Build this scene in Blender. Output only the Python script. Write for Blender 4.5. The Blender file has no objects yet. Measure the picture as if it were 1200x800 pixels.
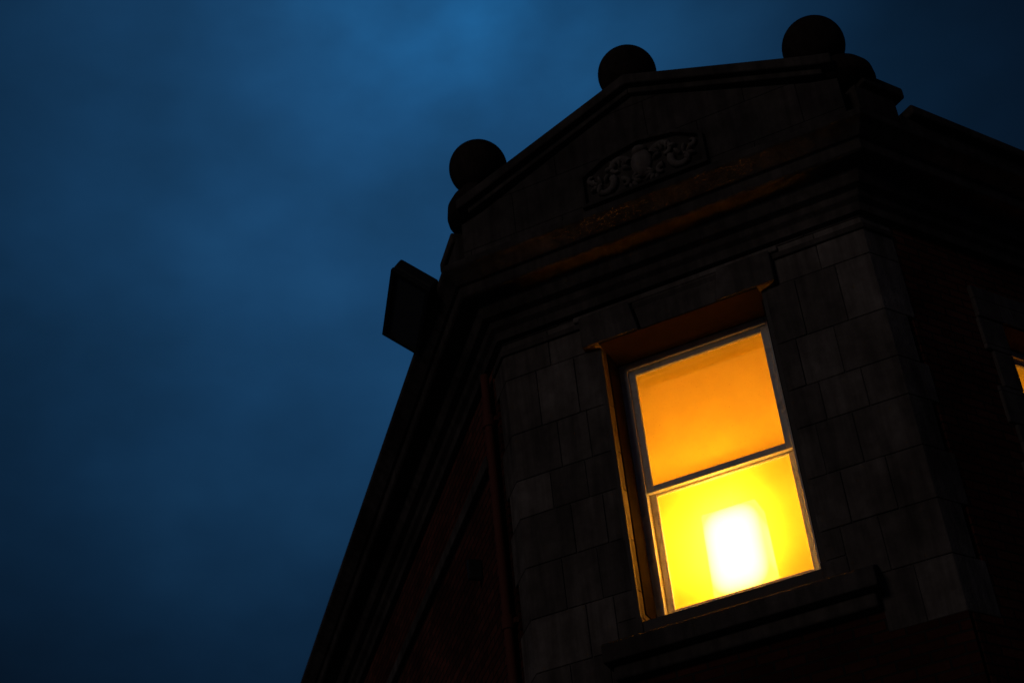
import bpy, bmesh, math, random
from mathutils import Vector, Matrix
random.seed(7)
S=bpy.context.scene
COL=S.collection

# ------------------------------------------------------------ materials
def newmat(n):
    m=bpy.data.materials.new(n); m.use_nodes=True
    nt=m.node_tree; nt.nodes.clear()
    out=nt.nodes.new('ShaderNodeOutputMaterial')
    return m,nt,out
def N(nt,t,**k):
    n=nt.nodes.new(t)
    for a,b in k.items(): setattr(n,a,b)
    return n
def mathn(nt,op,a,b=None,clamp=False):
    n=N(nt,'ShaderNodeMath',operation=op,use_clamp=clamp)
    for i,v in enumerate((a,b)):
        if v is None: continue
        if isinstance(v,(int,float)): n.inputs[i].default_value=v
        else: nt.links.new(v,n.inputs[i])
    return n.outputs[0]
def mix(nt,f,a,b,mode='MIX'):
    n=N(nt,'ShaderNodeMixRGB',blend_type=mode)
    for i,v in zip((0,1,2),(f,a,b)):
        if isinstance(v,(int,float)): n.inputs[i].default_value=v
        elif isinstance(v,tuple): n.inputs[i].default_value=(*v,1)
        else: nt.links.new(v,n.inputs[i])
    return n.outputs[0]
def noise(nt,vec,scale,detail=4,rough=.55):
    n=N(nt,'ShaderNodeTexNoise'); n.inputs['Scale'].default_value=scale
    n.inputs['Detail'].default_value=detail; n.inputs['Roughness'].default_value=rough
    if vec is not None: nt.links.new(vec,n.inputs['Vector'])
    return n.outputs['Fac']
def ramp(nt,f,stops):
    n=N(nt,'ShaderNodeValToRGB'); nt.links.new(f,n.inputs[0])
    e=n.color_ramp.elements
    while len(e)<len(stops): e.new(.5)
    for el,(p,c) in zip(e,stops): el.position=p; el.color=(*c,1)
    return n.outputs[0]
def finish(nt,out,color,height,rough=.9,bump=.5,dist=.01,spec=.2):
    b=N(nt,'ShaderNodeBsdfPrincipled'); b.inputs['Roughness'].default_value=rough
    b.inputs['Specular IOR Level'].default_value=spec
    if isinstance(color,tuple): b.inputs['Base Color'].default_value=(*color,1)
    else: nt.links.new(color,b.inputs['Base Color'])
    if height is not None:
        bp=N(nt,'ShaderNodeBump'); bp.inputs['Strength'].default_value=bump; bp.inputs['Distance'].default_value=dist
        nt.links.new(height,bp.inputs['Height']); nt.links.new(bp.outputs[0],b.inputs['Normal'])
    nt.links.new(b.outputs[0],out.inputs[0]); return b

def stone_mat(name,base=(.30,.255,.235),dark=(.125,.103,.092),joints=False):
    m,nt,out=newmat(name)
    tc=N(nt,'ShaderNodeTexCoord'); v=tc.outputs['Object']
    big=noise(nt,v,1.3,3,.6); med=noise(nt,v,9,4,.65); fine=noise(nt,v,60,2,.6)
    c=mix(nt,ramp(nt,big,[(.3,(0,0,0)),(.7,(1,1,1))]),dark,base)
    c=mix(nt,.6,c,ramp(nt,med,[(.25,(.35,.33,.32)),(.75,(1.0,1.0,1.0))]),'MULTIPLY')
    at=N(nt,'ShaderNodeAttribute',attribute_name='rnd')
    k=mathn(nt,'MULTIPLY_ADD',at.outputs['Fac'],.5); nt.nodes[-1].inputs[2].default_value=.72
    c=mix(nt,1.0,c,k,'MULTIPLY')
    mp=N(nt,'ShaderNodeMapping'); mp.inputs['Scale'].default_value=(7,7,.7); nt.links.new(v,mp.inputs[0])
    st=noise(nt,mp.outputs[0],1.6,3,.6)
    c=mix(nt,.6,c,ramp(nt,st,[(.35,(.40,.39,.39)),(.6,(1,1,1))]),'MULTIPLY')
    h=mathn(nt,'ADD',mathn(nt,'MULTIPLY',med,.8),mathn(nt,'MULTIPLY',fine,.3))
    if joints:
        sx=N(nt,'ShaderNodeSeparateXYZ'); nt.links.new(v,sx.inputs[0])
        cx=N(nt,'ShaderNodeCombineXYZ'); nt.links.new(sx.outputs[0],cx.inputs[0]); nt.links.new(sx.outputs[2],cx.inputs[1])
        b=N(nt,'ShaderNodeTexBrick'); nt.links.new(cx.outputs[0],b.inputs['Vector'])
        b.inputs['Scale'].default_value=1; b.inputs['Brick Width'].default_value=.83; b.inputs['Row Height'].default_value=.43
        b.inputs['Mortar Size'].default_value=.004; b.inputs['Mortar Smooth'].default_value=.4
        b.inputs['Color1'].default_value=(.85,.85,.85,1); b.inputs['Color2'].default_value=(1.05,1.05,1.05,1); b.inputs['Mortar'].default_value=(.4,.4,.4,1)
        c=mix(nt,1,c,b.outputs['Color'],'MULTIPLY')
        h=mathn(nt,'SUBTRACT',h,mathn(nt,'MULTIPLY',b.outputs['Fac'],1.0))
    finish(nt,out,c,h,1,.9,.014,.03)
    return m
def brick_mat(name,g=1.0):
    m,nt,out=newmat(name)
    tc=N(nt,'ShaderNodeTexCoord'); v=tc.outputs['Object']
    sx=N(nt,'ShaderNodeSeparateXYZ'); nt.links.new(v,sx.inputs[0])
    cx=N(nt,'ShaderNodeCombineXYZ'); nt.links.new(mathn(nt,'ADD',sx.outputs[0],sx.outputs[1]),cx.inputs[0]); nt.links.new(sx.outputs[2],cx.inputs[1])
    w=N(nt,'ShaderNodeTexNoise'); w.inputs['Scale'].default_value=6; nt.links.new(v,w.inputs['Vector'])
    dv=N(nt,'ShaderNodeVectorMath',operation='SCALE'); nt.links.new(w.outputs['Color'],dv.inputs[0]); dv.inputs['Scale'].default_value=.012
    av=N(nt,'ShaderNodeVectorMath',operation='ADD'); nt.links.new(cx.outputs[0],av.inputs[0]); nt.links.new(dv.outputs[0],av.inputs[1])
    b=N(nt,'ShaderNodeTexBrick'); nt.links.new(av.outputs[0],b.inputs['Vector'])
    b.inputs['Scale'].default_value=1; b.inputs['Brick Width'].default_value=.225; b.inputs['Row Height'].default_value=.075
    b.inputs['Mortar Size'].default_value=.008; b.inputs['Mortar Smooth'].default_value=.3; b.inputs['Bias'].default_value=-.1
    b.inputs['Color1'].default_value=(.20*g,.06*g,.042*g,1); b.inputs['Color2'].default_value=(.10*g,.035*g,.028*g,1); b.inputs['Mortar'].default_value=(.05,.042,.038,1)
    big=noise(nt,v,.9,4,.6); med=noise(nt,v,30,3,.6)
    c=mix(nt,.8,b.outputs['Color'],ramp(nt,big,[(.35,(.3,.29,.29)),(.65,(1.1,1.05,1.0))]),'MULTIPLY')
    c=mix(nt,.5,c,ramp(nt,med,[(.3,(.5,.5,.5)),(.7,(1.1,1.1,1.1))]),'MULTIPLY')
    h=mathn(nt,'SUBTRACT',mathn(nt,'MULTIPLY',med,.4),b.outputs['Fac'])
    finish(nt,out,c,h,1,.9,.014,.03)
    return m
def paint_mat(name,col,dirt=(.42,.39,.37)):
    m,nt,out=newmat(name); tc=N(nt,'ShaderNodeTexCoord'); v=tc.outputs['Object']
    a=noise(nt,v,7,5,.7)
    c=mix(nt,ramp(nt,a,[(.5,(0,0,0)),(.8,(1,1,1))]),col,dirt)
    finish(nt,out,c,noise(nt,v,60,3,.6),.6,.3,.003,.2); return m
def simple_mat(name,c1,c2,scale,rough=.9,dist=.01,spec=.3):
    m,nt,out=newmat(name); tc=N(nt,'ShaderNodeTexCoord'); v=tc.outputs['Object']
    a=noise(nt,v,scale,4,.6)
    finish(nt,out,mix(nt,a,c1,c2),noise(nt,v,scale*8,3,.6),rough,.5,dist,spec); return m

M_block=stone_mat('ashlar_stone')
M_trim=stone_mat('moulded_stone',base=(.24,.20,.185),dark=(.10,.082,.075))
M_carve=stone_mat('carved_stone',base=(.48,.42,.38),dark=(.34,.28,.26))
M_gable=stone_mat('gable_stone',base=(.24,.20,.185),dark=(.11,.092,.087),joints=True)
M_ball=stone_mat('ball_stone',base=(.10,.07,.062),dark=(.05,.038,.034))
M_mortar=simple_mat('mortar',(.11,.095,.088),(.16,.14,.13),20,1,.01,.05)
M_brick=brick_mat('red_brick',1.25)
M_brick0=brick_mat('dark_red_brick',.6)  # same brick in a darker tone, for the front and apron
M_brick2=brick_mat('bright_red_brick',2.0)
M_paint=paint_mat('aged_white_paint',(.88,.86,.84))
M_black=simple_mat('black_metal',(.02,.02,.022),(.04,.038,.036),15,.5,.002)
M_pipe=simple_mat('red_oxide_paint',(.14,.042,.03),(.19,.06,.04),15,.7,.002,.1)
M_lens=simple_mat('lamp_lens',(.08,.09,.10),(.11,.12,.13),5,.2,.001)
M_slate=simple_mat('slate',(.05,.052,.06),(.09,.09,.1),4,.8)
M_plaster=simple_mat('cream_plaster',(.80,.63,.31),(.76,.59,.29),3,.9,.001)
M_floor=simple_mat('floor_boards',(.25,.15,.08),(.3,.18,.1),4,.6,.001)
M_asphalt=simple_mat('asphalt',(.04,.04,.042),(.06,.06,.06),30,.9)
M_pave=simple_mat('paving',(.2,.19,.18),(.28,.27,.25),6,.9)
M_line=simple_mat('road_paint',(.7,.7,.68),(.8,.8,.78),20,.7,.001)
M_revshade=simple_mat('shaded_reveal',(.008,.006,.005),(.018,.013,.011),8,1,.004,0)  # shade put into the colour: near black, so window spill barely shows
M_headshade=simple_mat('shaded_head',(.017,.010,.009),(.034,.020,.016),8,1,.004,0)  # painted shade for window heads, a little warmer and less dark

def glass_mat(name,tr=.055,colr=(.32,.150,.0055)):
    m,nt,out=newmat(name); tc=N(nt,'ShaderNodeTexCoord'); v=tc.outputs['Object']
    d=noise(nt,v,90,3,.7); sp=ramp(nt,d,[(.28,(.6,.6,.6)),(.36,(1,1,1))])
    bl=noise(nt,v,3,3,.5); sp2=ramp(nt,bl,[(.3,(.90,.88,.86)),(.7,(1.04,1.04,1.04))])
    c=mix(nt,1,mix(nt,1,colr,sp,'MULTIPLY'),sp2,'MULTIPLY')
    t=N(nt,'ShaderNodeBsdfTranslucent'); nt.links.new(c,t.inputs[0])
    x=N(nt,'ShaderNodeBsdfTransparent'); x.inputs[0].default_value=(1,.80,.40,1)
    g=N(nt,'ShaderNodeBsdfGlossy'); g.inputs['Roughness'].default_value=.08; g.inputs[0].default_value=(.5,.5,.5,1)
    a=N(nt,'ShaderNodeMixShader'); a.inputs[0].default_value=tr
    nt.links.new(t.outputs[0],a.inputs[1]); nt.links.new(x.outputs[0],a.inputs[2])
    b=N(nt,'ShaderNodeMixShader'); b.inputs[0].default_value=.03
    nt.links.new(a.outputs[0],b.inputs[1]); nt.links.new(g.outputs[0],b.inputs[2])
    nt.links.new(b.outputs[0],out.inputs[0]); return m
M_glass=glass_mat('obscured_glass')
def emit_mat(name,c,s):
    m,nt,out=newmat(name); e=N(nt,'ShaderNodeEmission'); e.inputs[0].default_value=(*c,1); e.inputs[1].default_value=s
    nt.links.new(e.outputs[0],out.inputs[0]); return m
LXc,LYc,LZc=-.165,.72,7.44
# fabric lampshade: brightest next to the bulb, dimmer towards its rims
M_shade,nt,out=newmat('lit_lampshade'); tc=N(nt,'ShaderNodeTexCoord'); sx=N(nt,'ShaderNodeSeparateXYZ'); nt.links.new(tc.outputs['Object'],sx.inputs[0])
qx=mathn(nt,'POWER',mathn(nt,'ABSOLUTE',mathn(nt,'DIVIDE',mathn(nt,'SUBTRACT',sx.outputs[0],LXc),.245)),3.0)
qz=mathn(nt,'POWER',mathn(nt,'ABSOLUTE',mathn(nt,'DIVIDE',mathn(nt,'SUBTRACT',sx.outputs[2],LZc),.37)),4.0)
st=mathn(nt,'MAXIMUM',mathn(nt,'SUBTRACT',1,mathn(nt,'ADD',qx,qz)),.10)
em=N(nt,'ShaderNodeEmission'); em.inputs[0].default_value=(1,.78,.42,1); nt.links.new(mathn(nt,'MULTIPLY',st,120.0),em.inputs[1]); nt.links.new(em.outputs[0],out.inputs[0])
M_fill=emit_mat('fill_glow',(1,.74,.32),170)  # glow of the added fill lamp behind the table lamp

# ------------------------------------------------------------ mesh helpers
def obj(name,bm,mat,parent=None,loc=(0,0,0),rotz=0,bevel=0,seg=2,smooth=False):
    me=bpy.data.meshes.new(name)
    bmesh.ops.recalc_face_normals(bm,faces=bm.faces)
    if smooth:
        for f in bm.faces: f.smooth=True
    bm.to_mesh(me); bm.free()
    o=bpy.data.objects.new(name,me); COL.objects.link(o)
    me.materials.append(mat); o.location=loc; o.rotation_euler[2]=rotz
    if parent: o.parent=parent
    if bevel:
        b=o.modifiers.new('b','BEVEL'); b.width=bevel; b.segments=seg; b.limit_method='ANGLE'; b.angle_limit=math.radians(30)
    return o
def bbox(bm,x0,x1,y0,y1,z0,z1,rnd=None,layer=None,jit=0):
    vs=[bm.verts.new((x+random.uniform(-jit,jit),y+random.uniform(-jit,jit),z+random.uniform(-jit,jit))) for z in(z0,z1) for x,y in((x0,y0),(x1,y0),(x1,y1),(x0,y1))]
    fs=[]
    for q in((0,1,2,3),(4,5,6,7),(0,1,5,4),(1,2,6,5),(2,3,7,6),(3,0,4,7)):
        f=bm.faces.new([vs[i] for i in q]); fs.append(f)
        if layer is not None: f[layer]=rnd
    return fs
def prism(bm,poly,z0,z1,layer=None,rnd=0):
    a=[bm.verts.new((x,y,z0)) for x,y in poly]; b=[bm.verts.new((x,y,z1)) for x,y in poly]
    n=len(poly); fs=[bm.faces.new(a),bm.faces.new(b)]
    for i in range(n): fs.append(bm.faces.new((a[i],a[(i+1)%n],b[(i+1)%n],b[i])))
    if layer is not None:
        for f in fs: f[layer]=rnd
def ypoly(bm,poly,y0,y1):
    a=[bm.verts.new((x,y0,z)) for x,z in poly]; b=[bm.verts.new((x,y1,z)) for x,z in poly]
    n=len(poly); bm.faces.new(a); bm.faces.new(b)
    for i in range(n): bm.faces.new((a[i],a[(i+1)%n],b[(i+1)%n],b[i]))
def boxobj(name,b,mat,parent,**k):
    bm=bmesh.new(); bbox(bm,*b); return obj(name,bm,mat,parent,**k)
def lathe(bm,prof,c,n=40,sx=1,sy=1):
    rings=[]
    for r,z in prof:
        rings.append([bm.verts.new((c[0]+sx*r*math.cos(2*math.pi*i/n),c[1]+sy*r*math.sin(2*math.pi*i/n),c[2]+z)) for i in range(n)])
    for a,b in zip(rings,rings[1:]):
        for i in range(n): bm.faces.new((a[i],a[(i+1)%n],b[(i+1)%n],b[i]))
    bm.faces.new(rings[0]); bm.faces.new(rings[-1])

house=bpy.data.objects.new('corner_building',None); COL.objects.link(house)

AL=math.radians(49.44); BR=math.radians(56.97)
WL=Vector((-1.6,0)); WR=Vector((1.42,0))
dL=Vector((-math.cos(AL),math.sin(AL))); nL=Vector((-math.sin(AL),-math.cos(AL)))
dR=Vector((math.cos(BR),math.sin(BR))); nR=Vector((math.sin(BR),-math.cos(BR)))
LL,LR=14.0,9.0
rotL=math.pi-AL; rotR=BR
def plan(p,sl=LL,sr=LR):
    a=WL+Vector((-p*math.tan(AL/2),-p)); b=WR+Vector((p*math.tan(BR/2),-p))
    return [WL+nL*p+dL*sl,a,b,WR+nR*p+dR*sr]
def sweep(name,prof,mat,sl=LL,sr=LR,bevel=.006,parent=house):
    bm=bmesh.new(); rows=[]
    for p,z in prof: rows.append([bm.verts.new((v.x,v.y,z)) for v in plan(p,sl,sr)])
    m=len(rows)
    for i in range(m):
        a,b=rows[i],rows[(i+1)%m]
        for j in range(3): bm.faces.new((a[j],a[j+1],b[j+1],b[j]))
    bm.faces.new([r[0] for r in rows]); bm.faces.new([r[3] for r in rows])
    return obj(name,bm,mat,parent,bevel=bevel)

OX0,OX1,OZ0,OZ1=-.76,.55,6.88,9.15
FY=.31
T=.55
bm=bmesh.new()
bbox(bm,-1.56,OX0-.012,.012,T,6.2,9.7); bbox(bm,OX1+.012,1.38,.012,T,6.2,9.7)
bbox(bm,OX0-.012,OX1+.012,.013,T,OZ1+.012,9.7); bbox(bm,OX0-.012,OX1+.012,.013,T,6.2,OZ0-.1)
obj('wall_core',bm,M_mortar,house)
bm=bmesh.new(); prism(bm,[(WL.x,WL.y),(WR.x,WR.y),(WR.x-.1,.5),(WL.x+.1,.5)],0,6.2)
obj('front_brick_wall',bm,M_brick0,house)
bm=bmesh.new(); bbox(bm,-.98,.9,-.0,.1,6.2,6.42)
obj('brick_apron',bm,M_brick0,house)

bm=bmesh.new(); lay=bm.faces.layers.float.new('rnd')
J=.0028
def blk(x0,x1,z0,z1,y0=0,y1=.2):
    r=random.random(); d=random.uniform(-.004,.004)
    bbox(bm,x0+J,x1-J,y0+d,y1,z0+J,z1-J,r,lay,.002)
def quoinL(s0,z0,z1,x1):
    r=random.random(); a=WL+dL*s0
    prism(bm,[(WL.x,0),(x1-J,0),(x1-J,.2),(WL.x+.12,.2),(a.x-nL.x*.15,a.y-nL.y*.15),(a.x,a.y)],z0+J,z1-J,lay,r)
def quoinR(s0,z0,z1,x0):
    r=random.random(); a=WR+dR*s0
    prism(bm,[(x0+J,0),(WR.x,0),(a.x,a.y),(a.x-nR.x*.15,a.y-nR.y*.15),(WR.x-.12,.2),(x0+J,.2)],z0+J,z1-J,lay,r)
def jamb(xf,xo,z0,z1,sgn):
    r=random.random(); R=.085
    pts=[(xf+sgn*J,.0+random.uniform(-.004,.004))]
    for i in range(7):
        t=i/6*math.pi/2
        pts.append((xo-sgn*R+sgn*R*math.sin(t),R-R*math.cos(t)))
    pts+= [(xo,.53),(xf+sgn*J,.53)]
    prism(bm,pts,z0+J,z1-J,lay,r)
zs=[6.2]
while zs[-1]<9.0: zs.append(zs[-1]+random.choice([.33,.37,.40,.42]))
zs=[z for z in zs if z<9.0]+[9.15]
for i,(a,b) in enumerate(zip(zs,zs[1:])):
    o=i%2
    cL=(-1.18 if o else -1.31)+.03*random.uniform(-1,1)
    jL=(-.94 if o else -1.02)+.02*random.uniform(-1,1)
    quoinL(.30 if o else .22,a,b,cL)
    blk(cL,jL,a,b)
    cR=(1.02 if o else 1.14)+.02*random.uniform(-1,1); jR=.74 if o else .83
    quoinR(.22 if o else .30,a,b,cR)
    blk(jR,cR,a,b)
    if b>OZ0+.05:
        jamb(jL,OX0,max(a,OZ0-.06),b,1); jamb(jR,OX1,max(a,OZ0-.06),b,-1)
        if a<OZ0-.06-.02: blk(jL,OX0,a,OZ0-.06,); blk(OX1,jR,a,OZ0-.06)
    else:
        blk(jL,-.9,a,b)
quoinL(.3,9.15,9.5,-1.2); quoinR(.3,9.15,9.5,1.05)
quoinL(.22,9.5,9.75,-1.1); quoinR(.22,9.5,9.75,.98)
blk(-1.2,-.9,9.15,9.5); blk(.7,1.05,9.15,9.5)
for a,b in((-1.1,-.55),(-.55,-.05),(-.05,.45),(.45,.98)): blk(a,b,9.5,9.75)
obj('stone_blocks',bm,M_block,house,bevel=.006,seg=2)
boxobj('reveal_shade_left',(OX0+.0,OX0+.010,.088,FY-.002,6.87,9.138),M_revshade,house)  # added dark strips that hold the side reveals in shade
boxobj('reveal_shade_right',(OX1-.010,OX1,.088,FY-.002,6.87,9.138),M_revshade,house)
boxobj('reveal_shade_head',(OX0+.002,OX1-.002,-.06,FY-.002,9.139,9.1495),M_headshade,house)  # added dark strip, mutes the window spill on the soffit
bm=bmesh.new(); lay=bm.faces.layers.float.new('rnd')
def wedge(pts,y0,y1):
    r=random.random(); a=[bm.verts.new((x,y0,z)) for x,z in pts]; b=[bm.verts.new((x,y1,z)) for x,z in pts]
    fs=[bm.faces.new(a),bm.faces.new(b)]; n=len(pts)
    for i in range(n): fs.append(bm.faces.new((a[i],a[(i+1)%n],b[(i+1)%n],b[i])))
    for f in fs: f[lay]=r
wedge([(-.90,9.15),(-.42,9.15),(-.47,9.44),(-.90,9.44)],-.075,.53)
wedge([(.22,9.15),(.70,9.15),(.70,9.44),(.27,9.44)],-.075,.53)
wedge([(-.41,9.152),(.21,9.152),(.26,9.46),(-.46,9.46)],-.02,.53)
wedge([(-.96,9.445),(.76,9.445),(.76,9.497),(-.96,9.497)],-.03,.1)
obj('window_lintel',bm,M_block,house,bevel=.012)
bm=bmesh.new()
pr=[(-.17,6.47),(-.17,6.60),(-.15,6.62),(.36,6.86),(.36,6.47)]
a=[bm.verts.new((-1.03,y,z)) for y,z in pr]; b=[bm.verts.new((.93,y,z)) for y,z in pr]
bm.faces.new(a); bm.faces.new(b)
for i in range(5): bm.faces.new((a[i],a[(i+1)%5],b[(i+1)%5],b[i]))
obj('window_sill',bm,M_trim,house,bevel=.012)
bm=bmesh.new(); bbox(bm,-.99,.89,-.09,.1,6.36,6.467)
obj('sill_moulding',bm,M_trim,house,bevel=.02,seg=3)

# ------------------------------------------------------------ sash window
def sash_window(parent,x0,x1,z0,z1,y,loc=(0,0,0),rotz=0):
    def B(n,b,mat=M_paint,bev=.005):
        return boxobj(n,b,mat,parent,loc=loc,rotz=rotz,bevel=bev)
    def pane(n,xa,xb,yy,za,zb):
        bm=bmesh.new(); bm.faces.new([bm.verts.new(p) for p in((xa,yy,za),(xb,yy,za),(xb,yy,zb),(xa,yy,zb))])
        obj(n,bm,M_glass,parent,loc=loc,rotz=rotz)
    f=.074
    B('frame_left',(x0+.0,x0+f,y,y+.13,z0,z1-.012)); B('frame_right',(x1-f,x1-.0,y,y+.13,z0,z1-.012))
    B('frame_head',(x0+f,x1-f,y,y+.13,z1-f,z1-.012)); B('frame_sill',(x0+f,x1-f,y-.02,y+.13,z0,z0+.05))
    zm=z0+(z1-z0)*.475
    s=.054; a0,a1=x0+f,x1-f
    yu=y+.022
    B('upper_stile_left',(a0,a0+s,yu,yu+.04,zm,z1-f)); B('upper_stile_right',(a1-s,a1,yu,yu+.04,zm,z1-f))
    B('upper_rail',(a0+s,a1-s,yu,yu+.04,z1-f-.05,z1-f)); B('meeting_rail_outer',(a0+s,a1-s,yu,yu+.042,zm,zm+.055))
    pane('upper_glass',a0+s-.003,a1-s+.003,yu+.02,zm+.052,z1-f-.047)
    yl=y+.07
    B('lower_stile_left',(a0,a0+s,yl,yl+.04,z0+.05,zm+.04)); B('lower_stile_right',(a1-s,a1,yl,yl+.04,z0+.05,zm+.04))
    B('lower_rail',(a0+s,a1-s,yl,yl+.04,z0+.05,z0+.12)); B('meeting_rail_inner',(a0+s,a1-s,yl,yl+.04,zm-.01,zm+.04))
    pane('lower_glass',a0+s-.003,a1-s+.003,yl+.02,z0+.117,zm-.007)
    B('blind_roll',(a0+.02,a1-.02,y+.14,y+.20,z1-.19,z1-.1),M_plaster,.02)
sash_window(house,OX0,OX1,6.87,9.15,FY)

def room(x0,x1,y0,y1,z0,z1,wins,loc=(0,0,0),rotz=0):
    bm=bmesh.new(); t=.1
    bbox(bm,x0,x1,y1,y1+t,z0,z1); bbox(bm,x0-t,x0,y0,y1,z0,z1); bbox(bm,x1,x1+t,y0,y1,z0,z1)
    bbox(bm,x0-t,x1+t,y0-.02,y1+t,z1,z1+t)
    wx0,wx1,wz0,wz1=wins
    bbox(bm,x0,wx0,y0-.02,y0,z0,z1); bbox(bm,wx1,x1,y0-.02,y0,z0,z1)
    bbox(bm,wx0,wx1,y0-.02,y0,z0,wz0); bbox(bm,wx0,wx1,y0-.02,y0,wz1,z1)
    obj('room_walls',bm,M_plaster,house,loc=loc,rotz=rotz)
    bm=bmesh.new(); bbox(bm,x0-t,x1+t,y0-.02,y1+t,z0-t,z0)
    obj('room_floor',bm,M_floor,house,loc=loc,rotz=rotz)
room(-1.3,1.1,.6,3.2,6.4,9.6,(OX0,OX1,6.87,9.15))
lamp=bpy.data.objects.new('table_lamp',None); COL.objects.link(lamp)
bm=bmesh.new()
def frus(bm,cx,cy,w0,d0,w1,d1,z0,z1):
    a=[bm.verts.new((cx+sx*w0/2,cy+sy*d0/2,z0)) for sx,sy in((-1,-1),(1,-1),(1,1),(-1,1))]
    b=[bm.verts.new((cx+sx*w1/2,cy+sy*d1/2,z1)) for sx,sy in((-1,-1),(1,-1),(1,1),(-1,1))]
    bm.faces.new(a); bm.faces.new(b)
    for i in range(4): bm.faces.new((a[i],a[(i+1)%4],b[(i+1)%4],b[i]))
frus(bm,LXc,LYc,.46,.24,.44,.24,7.10,7.80)
obj('shade',bm,M_shade,lamp,bevel=.02,seg=2)
bm=bmesh.new(); lathe(bm,[(.14,0),(.14,.03),(.03,.06),(.025,.2),(.05,.3),(.02,.32)],(LXc,LYc,6.78)); obj('base',bm,M_black,lamp,smooth=True)
pfill=bpy.data.objects.new('pane_fill_lamp',None); COL.objects.link(pfill)  # added lamp, hidden behind the shade, to brighten the upper pane
px,pyy,pz=-.30,1.30,7.76
bm=bmesh.new(); bmesh.ops.create_uvsphere(bm,u_segments=24,v_segments=16,radius=.10)
for v in bm.verts: v.co+=Vector((px,pyy,pz))
obj('fill_globe',bm,M_fill,pfill,smooth=True)
bm=bmesh.new(); lathe(bm,[(.03,pz+.09),(.035,pz+.12),(.006,pz+.14),(.006,9.56),(.05,9.57),(.05,9.599)],(px,pyy,0),n=16); obj('fill_flex',bm,M_plaster,pfill)
boxobj('window_table',(-.8,.6,.62,1.15,6.72,6.78),M_floor,house)
boxobj('table_leg',(-.78,-.72,.72,.78,6.4,6.72),M_floor,house); boxobj('table_leg',(.52,.58,.72,.78,6.4,6.72),M_floor,house)

# ------------------------------------------------------------ side walls
locL=(WL.x,WL.y,0); locR=(WR.x,WR.y,0)
bm=bmesh.new(); bbox(bm,.30,LL,-.4,-.006,0,9.75); bbox(bm,0.05,.30,-.4,-.006,0,6.2)
obj('side_brick_wall',bm,M_brick,house,loc=locL,rotz=rotL)
bm=bmesh.new()
z=4.0;i=0
while z<9.35:
    bbox(bm,.44,.58+(.03 if i%2 else 0),-.05,.035,z+.004,z+.072); z+=.076;i+=1
obj('brick_pilaster',bm,M_brick2,house,loc=locL,rotz=rotL,bevel=.004)
bm=bmesh.new()
lathe(bm,[(.036,0),(.036,9.45)],(.365,.065,0),n=20)
for z in(1.8,3.6,5.4,7.2,9.0):
    lathe(bm,[(.037,z-.06),(.048,z-.055),(.048,z+.05),(.037,z+.06)],(.365,.065,0),n=20)
    bbox(bm,.30,.43,-.003,.03,z-.02,z+.02)
obj('downpipe',bm,M_pipe,house,loc=locL,rotz=rotL)
boxobj('string_course',(.62,LL,-.05,.05,8.72,8.84),M_block,house,loc=locL,rotz=rotL,bevel=.01)
boxobj('wall_bracket',(1.15,1.2,.0,.12,8.0,8.18),M_black,house,loc=locL,rotz=rotL,bevel=.01)
RX0,RX1,RZ0,RZ1=1.24,2.45,6.88,8.85
bm=bmesh.new()
bbox(bm,.28,RX0,.006,.4,0,9.75); bbox(bm,RX1,LR,.006,.4,0,9.75)
bbox(bm,RX0,RX1,.006,.4,0,RZ0); bbox(bm,RX0,RX1,.006,.4,RZ1,9.75); bbox(bm,.05,.28,.006,.4,0,6.2)
obj('side_brick_wall',bm,M_brick,house,loc=locR,rotz=rotR)
bm=bmesh.new(); lay=bm.faces.layers.float.new('rnd')
z=6.9;i=0
while z<8.85:
    z2=min(z+.33,8.85)
    bbox(bm,RX0-(.26 if i%2 else .2),RX0+.004,-.02,.3,z+J,z2-J,random.random(),lay)
    bbox(bm,RX1-.004,RX1+(.26 if i%2 else .2),-.02,.3,z+J,z2-J,random.random(),lay); z=z2;i+=1
bbox(bm,RX0-.25,RX1+.25,-.03,.3,8.855,9.15,.5,lay); bbox(bm,RX0-.25,RX1+.25,-.14,.3,6.74,6.88,.5,lay)
obj('side_window_surround',bm,M_gable,house,loc=locR,rotz=rotR,bevel=.01)
boxobj('reveal_shade_head',(RX0+.005,RX1-.005,-.02,.198,8.840,8.8535),M_headshade,house,loc=locR,rotz=rotR)  # added dark strip, shade painted under the side window head
sash_window(house,RX0,RX1,RZ0,RZ1,.2,loc=locR,rotz=rotR)
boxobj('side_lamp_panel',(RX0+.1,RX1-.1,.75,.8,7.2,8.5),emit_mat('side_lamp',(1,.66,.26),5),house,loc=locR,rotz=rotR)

sweep('cornice',[(-.1,9.52),(.05,9.52),(.05,9.60),(.09,9.63),(.10,9.68),(.16,9.70),(.19,9.76),(.20,9.80),(.34,9.815),(.36,9.83),(.36,9.92),(.39,9.93),(.41,9.95),(.45,9.99),(.49,10.02),(.50,10.03),(.50,10.09),(.30,10.14),(-.1,10.14)],M_trim)
sweep('frieze_band',[(-.05,9.38),(.022,9.38),(.022,9.43),(-.05,9.43)],M_trim,sl=.3,sr=.28)

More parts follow.
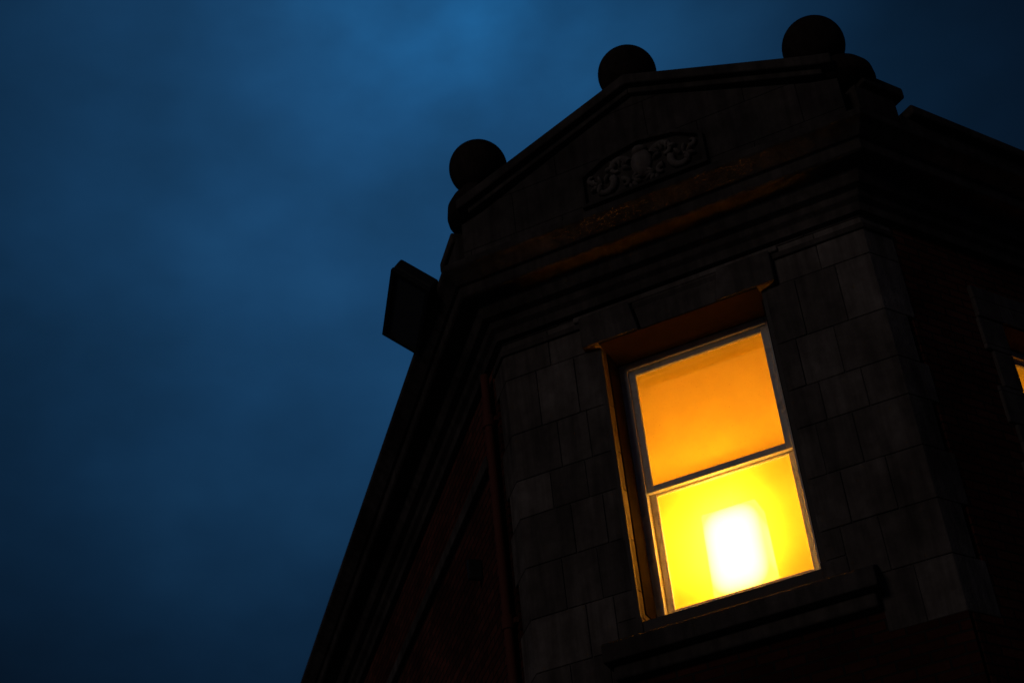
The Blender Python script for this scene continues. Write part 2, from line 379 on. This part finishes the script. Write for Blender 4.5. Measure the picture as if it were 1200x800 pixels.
# ------------------------------------------------------------ gable
GP=.30
gl=WL.x-GP*math.tan(AL/2); gr=WR.x+GP*math.tan(BR/2)
cx=-.09; zf=10.68; za=11.28
bm=bmesh.new()
ypoly(bm,[(gl+.01,10.12),(gr-.01,10.12),(gr-.01,zf-.06),(gr-.22,zf),(cx,za),(gl+.22,zf),(gl+.01,zf-.06)],-GP,.1)
obj('gable_wall',bm,M_gable,house)
boxobj('gable_return',(.0,.50,-.1,GP-.004,10.13,zf-.06),M_gable,house,loc=locL,rotz=rotL)
boxobj('gable_return',(.0,.42,-GP+.004,.1,10.13,zf-.06),M_gable,house,loc=locR,rotz=rotR)
bm=bmesh.new()
for xa in(gl+.10,gr-.10):
    ypoly(bm,[(xa,zf),(cx,za),(cx,za+.06),(xa,zf+.06)],-GP-.05,.14)
obj('raking_bed_mould',bm,M_trim,house,bevel=.01)
bm=bmesh.new()
ypoly(bm,[(gl+.02,zf+.03),(gl+.02,zf+.13),(gl+.18,zf+.19),(cx,za+.17),(gr-.18,zf+.19),(gr+.0,zf+.13),(gr+.0,zf+.03),(gr-.12,zf+.062),(cx,za+.062),(gl+.12,zf+.062)],-GP-.11,.2)
obj('raking_coping',bm,M_trim,house,bevel=.015,seg=3)
boxobj('coping_return',(.08,.52,-.14,GP+.03,zf-.06,zf+.05),M_trim,house,loc=locL,rotz=rotL,bevel=.02,seg=3)
boxobj('coping_return',(.06,.50,-GP-.05,.14,zf-.04,zf+.07),M_trim,house,loc=locR,rotz=rotR,bevel=.02,seg=3)
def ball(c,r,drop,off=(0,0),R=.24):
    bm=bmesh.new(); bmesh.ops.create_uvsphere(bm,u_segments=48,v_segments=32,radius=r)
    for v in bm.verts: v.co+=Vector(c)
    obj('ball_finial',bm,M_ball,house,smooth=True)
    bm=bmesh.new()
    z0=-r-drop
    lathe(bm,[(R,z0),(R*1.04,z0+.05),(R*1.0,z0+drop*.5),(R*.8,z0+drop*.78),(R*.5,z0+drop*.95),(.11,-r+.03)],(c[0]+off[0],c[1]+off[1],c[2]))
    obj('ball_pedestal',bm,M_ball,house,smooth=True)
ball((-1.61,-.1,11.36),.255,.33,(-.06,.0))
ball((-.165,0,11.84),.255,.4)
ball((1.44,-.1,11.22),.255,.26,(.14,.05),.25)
bm=bmesh.new(); py=-GP
P=[(-.60,10.28),(.42,10.28),(.42,10.58),(.22,10.70),(-.09,10.76),(-.40,10.70),(-.60,10.58)]
P=[(-.09+(x+.09)*1.06,10.51+(z-10.51)*1.06) for x,z in P]
n=len(P); P2=[(-.09+(x+.09)*.93,10.51+(z-10.51)*.87) for x,z in P]
a=[bm.verts.new((x,py-.05,z)) for x,z in P]; b=[bm.verts.new((x,py-.05,z)) for x,z in P2]; c=[bm.verts.new((x,py+.01,z)) for x,z in P]; d=[bm.verts.new((x,py-.002,z)) for x,z in P2]
for i in range(n):
    j=(i+1)%n
    bm.faces.new((a[i],a[j],b[j],b[i])); bm.faces.new((a[i],a[j],c[j],c[i])); bm.faces.new((b[i],b[j],d[j],d[i]))
bm.faces.new(d)
obj('panel_frame',bm,M_trim,house,bevel=.004)
def curve(name,pts,rad,mat):
    cu=bpy.data.curves.new(name,'CURVE'); cu.dimensions='3D'; cu.bevel_depth=1; cu.bevel_resolution=3
    s=cu.splines.new('NURBS'); s.points.add(len(pts)-1); s.use_endpoint_u=True; s.order_u=3
    for p,(x,z),r in zip(s.points,pts,rad): p.co=(x,py-.018,z,1); p.radius=r
    o=bpy.data.objects.new(name,cu); COL.objects.link(o); cu.materials.append(mat); o.parent=house
def spiral(cx0,cz0,r0,r1,a0,turn,n=16):
    return [(cx0+(r0+(r1-r0)*i/(n-1))*math.cos(a0+turn*i/(n-1)),cz0+(r0+(r1-r0)*i/(n-1))*math.sin(a0+turn*i/(n-1))) for i in range(n)]
PC=(-.09,10.50)
for sg in(-1,1):
    for (dx,dz,r0,r1,a0,tn,w) in((.20,.06,.10,.03,3.0,-4.6,.036),(.34,-.07,.10,.03,2.6,4.8,.036),(.16,-.12,.05,.01,1.2,4,.028),(.43,.05,.05,.01,-2,4,.026)):
        pts=[(PC[0]+sg*(x),PC[1]+z) for x,z in spiral(dx,dz,r0,r1,a0,tn)]
        curve('carved_scroll',pts,[w*(1-.6*i/15) for i in range(16)],M_carve)
bm=bmesh.new()
def blob(cx0,cz0,l,w,ang,dep=.035):
    t=bmesh.ops.create_icosphere(bm,subdivisions=2,radius=1)['verts']; ca,sa=math.cos(ang),math.sin(ang)
    for v in t:
        k=1-.35*(v.co.x+1)/2
        x,z=v.co.x*l,v.co.z*w*k; v.co=Vector((cx0+x*ca-z*sa,py-.006+v.co.y*dep,cz0+x*sa+z*ca))
blob(PC[0],PC[1]+.02,.15,.115,-math.pi/2,.06)
blob(PC[0],PC[1]+.16,.07,.055,0,.065)
for sg in(-1,1):
    for cx0,cz0,st,en in((.20,.06,.2,3.6),(.35,-.05,-1.2,2.2),(.12,-.13,2.4,4.6)):
        for k in range(5):
            an=st+(en-st)*k/4
            blob(PC[0]+sg*(cx0+.075*math.cos(an)),PC[1]+cz0+.06*math.sin(an),.045,.024,an if sg>0 else math.pi-an,.05)
obj('carved_shield_and_leaves',bm,M_carve,house,smooth=True)

boxobj('parapet_wall',(.43,LR,-.30,.0,10.13,10.47),M_gable,house,loc=locR,rotz=rotR)
boxobj('parapet_coping',(.51,LR,-.37,.06,10.47,10.57),M_trim,house,loc=locR,rotz=rotR,bevel=.02,seg=3)
bm=bmesh.new()
P0=plan(-.1); back=[Vector((6,12)),Vector((-8,14))]
ring=[bm.verts.new((p.x,p.y,10.12)) for p in P0]+[bm.verts.new((p.x,p.y,10.12)) for p in back]
ap=bm.verts.new((-1,8,11.4))
for i in range(6): bm.faces.new((ring[i],ring[(i+1)%6],ap))
obj('roof',bm,M_slate,house)

# ------------------------------------------------------------ floodlight
fl=bpy.data.objects.new('security_floodlight',None); COL.objects.link(fl)
Bq=WL+dL*.0+nL*.565
B=Vector((Bq.x,Bq.y,10.01)); rz=Matrix.Rotation(math.radians(-6),3,'Z')
dl3=rz@Vector((dL.x,dL.y,0)); out3=rz@Vector((nL.x,nL.y,0))
tilt=math.radians(36)
e2=(out3*math.cos(tilt)+Vector((0,0,1))*math.sin(tilt)); e3=dl3.cross(e2)
if e3.z<0: e3=-e3
Lf,Wf=.90,.38
MF=Matrix((( dl3.x,e2.x,e3.x,B.x),(dl3.y,e2.y,e3.y,B.y),(dl3.z,e2.z,e3.z,B.z),(0,0,0,1)))
def fbox(n,b,mat,bev=.01):
    o=boxobj(n,b,mat,fl,bevel=bev); o.matrix_local=MF; return o
fbox('housing',(0,Lf,0,Wf,.02,.14),M_black,.02)
fbox('bezel_near',(0,.045,.0,Wf,-.015,.02),M_black,.004); fbox('bezel_far',(Lf-.045,Lf,.0,Wf,-.015,.02),M_black,.004)
fbox('bezel_inner',(.045,Lf-.045,0,.04,-.015,.02),M_black,.004); fbox('bezel_outer',(.045,Lf-.045,Wf-.04,Wf,-.015,.02),M_black,.004)
fbox('lens',(.045,Lf-.045,.04,Wf-.04,.0,.012),M_lens,0)
for k in range(6): fbox('cooling_fin',(.12+k*.11,.13+k*.11,.05,Wf-.05,.14,.19),M_black,.002)
fbox('bracket_arm',(.30,.36,-.35,.1,.15,.18),M_black,.004); fbox('bracket_arm',(.46,.52,-.35,.1,.15,.18),M_black,.004)
fbox('junction_box',(.30,.52,-.42,-.28,.18,.34),M_black,.01)

# ------------------------------------------------------------ ground
def sheet(name,x0,x1,y0,y1,z,mat):
    bm=bmesh.new(); v=[bm.verts.new(p) for p in((x0,y0,z),(x1,y0,z),(x1,y1,z),(x0,y1,z))]; bm.faces.new(v); return obj(name,bm,mat)
sheet('ground',-600,600,-600,600,-.13,simple_mat('earth',(.08,.07,.05),(.12,.1,.08),1))
sheet('road',-200,200,-14,-6,-.125,M_asphalt)
boxobj('pavement',(-40,40,-6,0-.0,-.128,-.002),M_pave,None); boxobj('pavement',(-40,40,-20,-14,-.128,0),M_pave,None)
boxobj('kerb',(-40,40,-6.15,-6.003,-.128,.0),M_pave,None,bevel=.02); boxobj('kerb',(-40,40,-13.997,-13.85,-.128,.002),M_pave,None,bevel=.02)
bm=bmesh.new()
for i in range(-10,10): 
    v=[bm.verts.new(p) for p in((i*4,-10.05,-.121),(i*4+2,-10.05,-.121),(i*4+2,-9.95,-.121),(i*4,-9.95,-.121))]; bm.faces.new(v)
obj('road_marking',bm,M_line)

# ------------------------------------------------------------ camera
r=Vector((.89351713,.44040775,-.08756801)); u=Vector((.32422025,-.4978537,.80437735)); fw=Vector((-.31065796,.74711626,.58762992))
cam=bpy.data.cameras.new('camera'); co=bpy.data.objects.new('camera',cam); COL.objects.link(co)
co.matrix_world=Matrix(((r.x,u.x,-fw.x,2.67),(r.y,u.y,-fw.y,-10.054),(r.z,u.z,-fw.z,1.6),(0,0,0,1)))
cam.sensor_width=36; cam.lens=58.47; cam.clip_end=3000; cam.clip_start=.1
cam.dof.use_dof=True; cam.dof.focus_distance=12.2; cam.dof.aperture_fstop=2.0
S.camera=co
S.view_settings.view_transform='Standard'; S.view_settings.look='None'; S.view_settings.exposure=0

# ------------------------------------------------------------ sky
W=bpy.data.worlds.new('World'); S.world=W; W.use_nodes=True; nt=W.node_tree; nt.nodes.clear()
out=N(nt,'ShaderNodeOutputWorld'); tc=N(nt,'ShaderNodeTexCoord'); v=tc.outputs['Generated']
sky=N(nt,'ShaderNodeTexSky',sky_type='NISHITA'); sky.sun_disc=False
sky.sun_elevation=math.radians(1); sky.sun_rotation=math.radians(150)
def glow(d,k):
    dt=N(nt,'ShaderNodeVectorMath',operation='DOT_PRODUCT'); nt.links.new(v,dt.inputs[0]); dt.inputs[1].default_value=Vector(d).normalized()
    return mathn(nt,'POWER',2.71828,mathn(nt,'MULTIPLY',mathn(nt,'SUBTRACT',1,dt.outputs['Value']),-k))
e=glow((-.345,.645,.68),34.0); e2=glow((-.25,.59,.75),220.0)
mp=N(nt,'ShaderNodeMapping'); mp.inputs['Scale'].default_value=(1,1,1.6); mp.inputs['Location'].default_value=(.35,.2,.1); nt.links.new(v,mp.inputs[0])
c1=noise(nt,mp.outputs[0],4.2,4,.45); c2=noise(nt,mp.outputs[0],14,5,.5)
cl=mathn(nt,'ADD',mathn(nt,'MULTIPLY',c1,.72),mathn(nt,'MULTIPLY',c2,.28))
clr=ramp(nt,cl,[(.34,(.72,.68,.66)),(.5,(.95,.93,.92)),(.66,(1.30,1.25,1.2))])
base=mix(nt,e,(.0012,.0038,.0100),(.0105,.063,.165))
add=mix(nt,1,base,mix(nt,mathn(nt,'MULTIPLY',e2,mathn(nt,'MULTIPLY',c2,1.5)),(0,0,0),(.002,.05,.14)),'ADD')
c=mix(nt,1,add,clr,'MULTIPLY')
bg=N(nt,'ShaderNodeBackground'); nt.links.new(c,bg.inputs[0]); bg.inputs[1].default_value=1
bg2=N(nt,'ShaderNodeBackground'); nt.links.new(sky.outputs[0],bg2.inputs[0]); bg2.inputs[1].default_value=.0005
ad=N(nt,'ShaderNodeAddShader'); nt.links.new(bg.outputs[0],ad.inputs[0]); nt.links.new(bg2.outputs[0],ad.inputs[1])
nt.links.new(ad.outputs[0],out.inputs[0])

sl=bpy.data.lights.new('sun','SUN'); sl.energy=.082; sl.angle=math.radians(14); sl.color=(1,.85,.75)
so=bpy.data.objects.new('sun',sl); COL.objects.link(so)
so.rotation_euler=Vector((.25,.95,-.22)).to_track_quat('-Z','Y').to_euler()
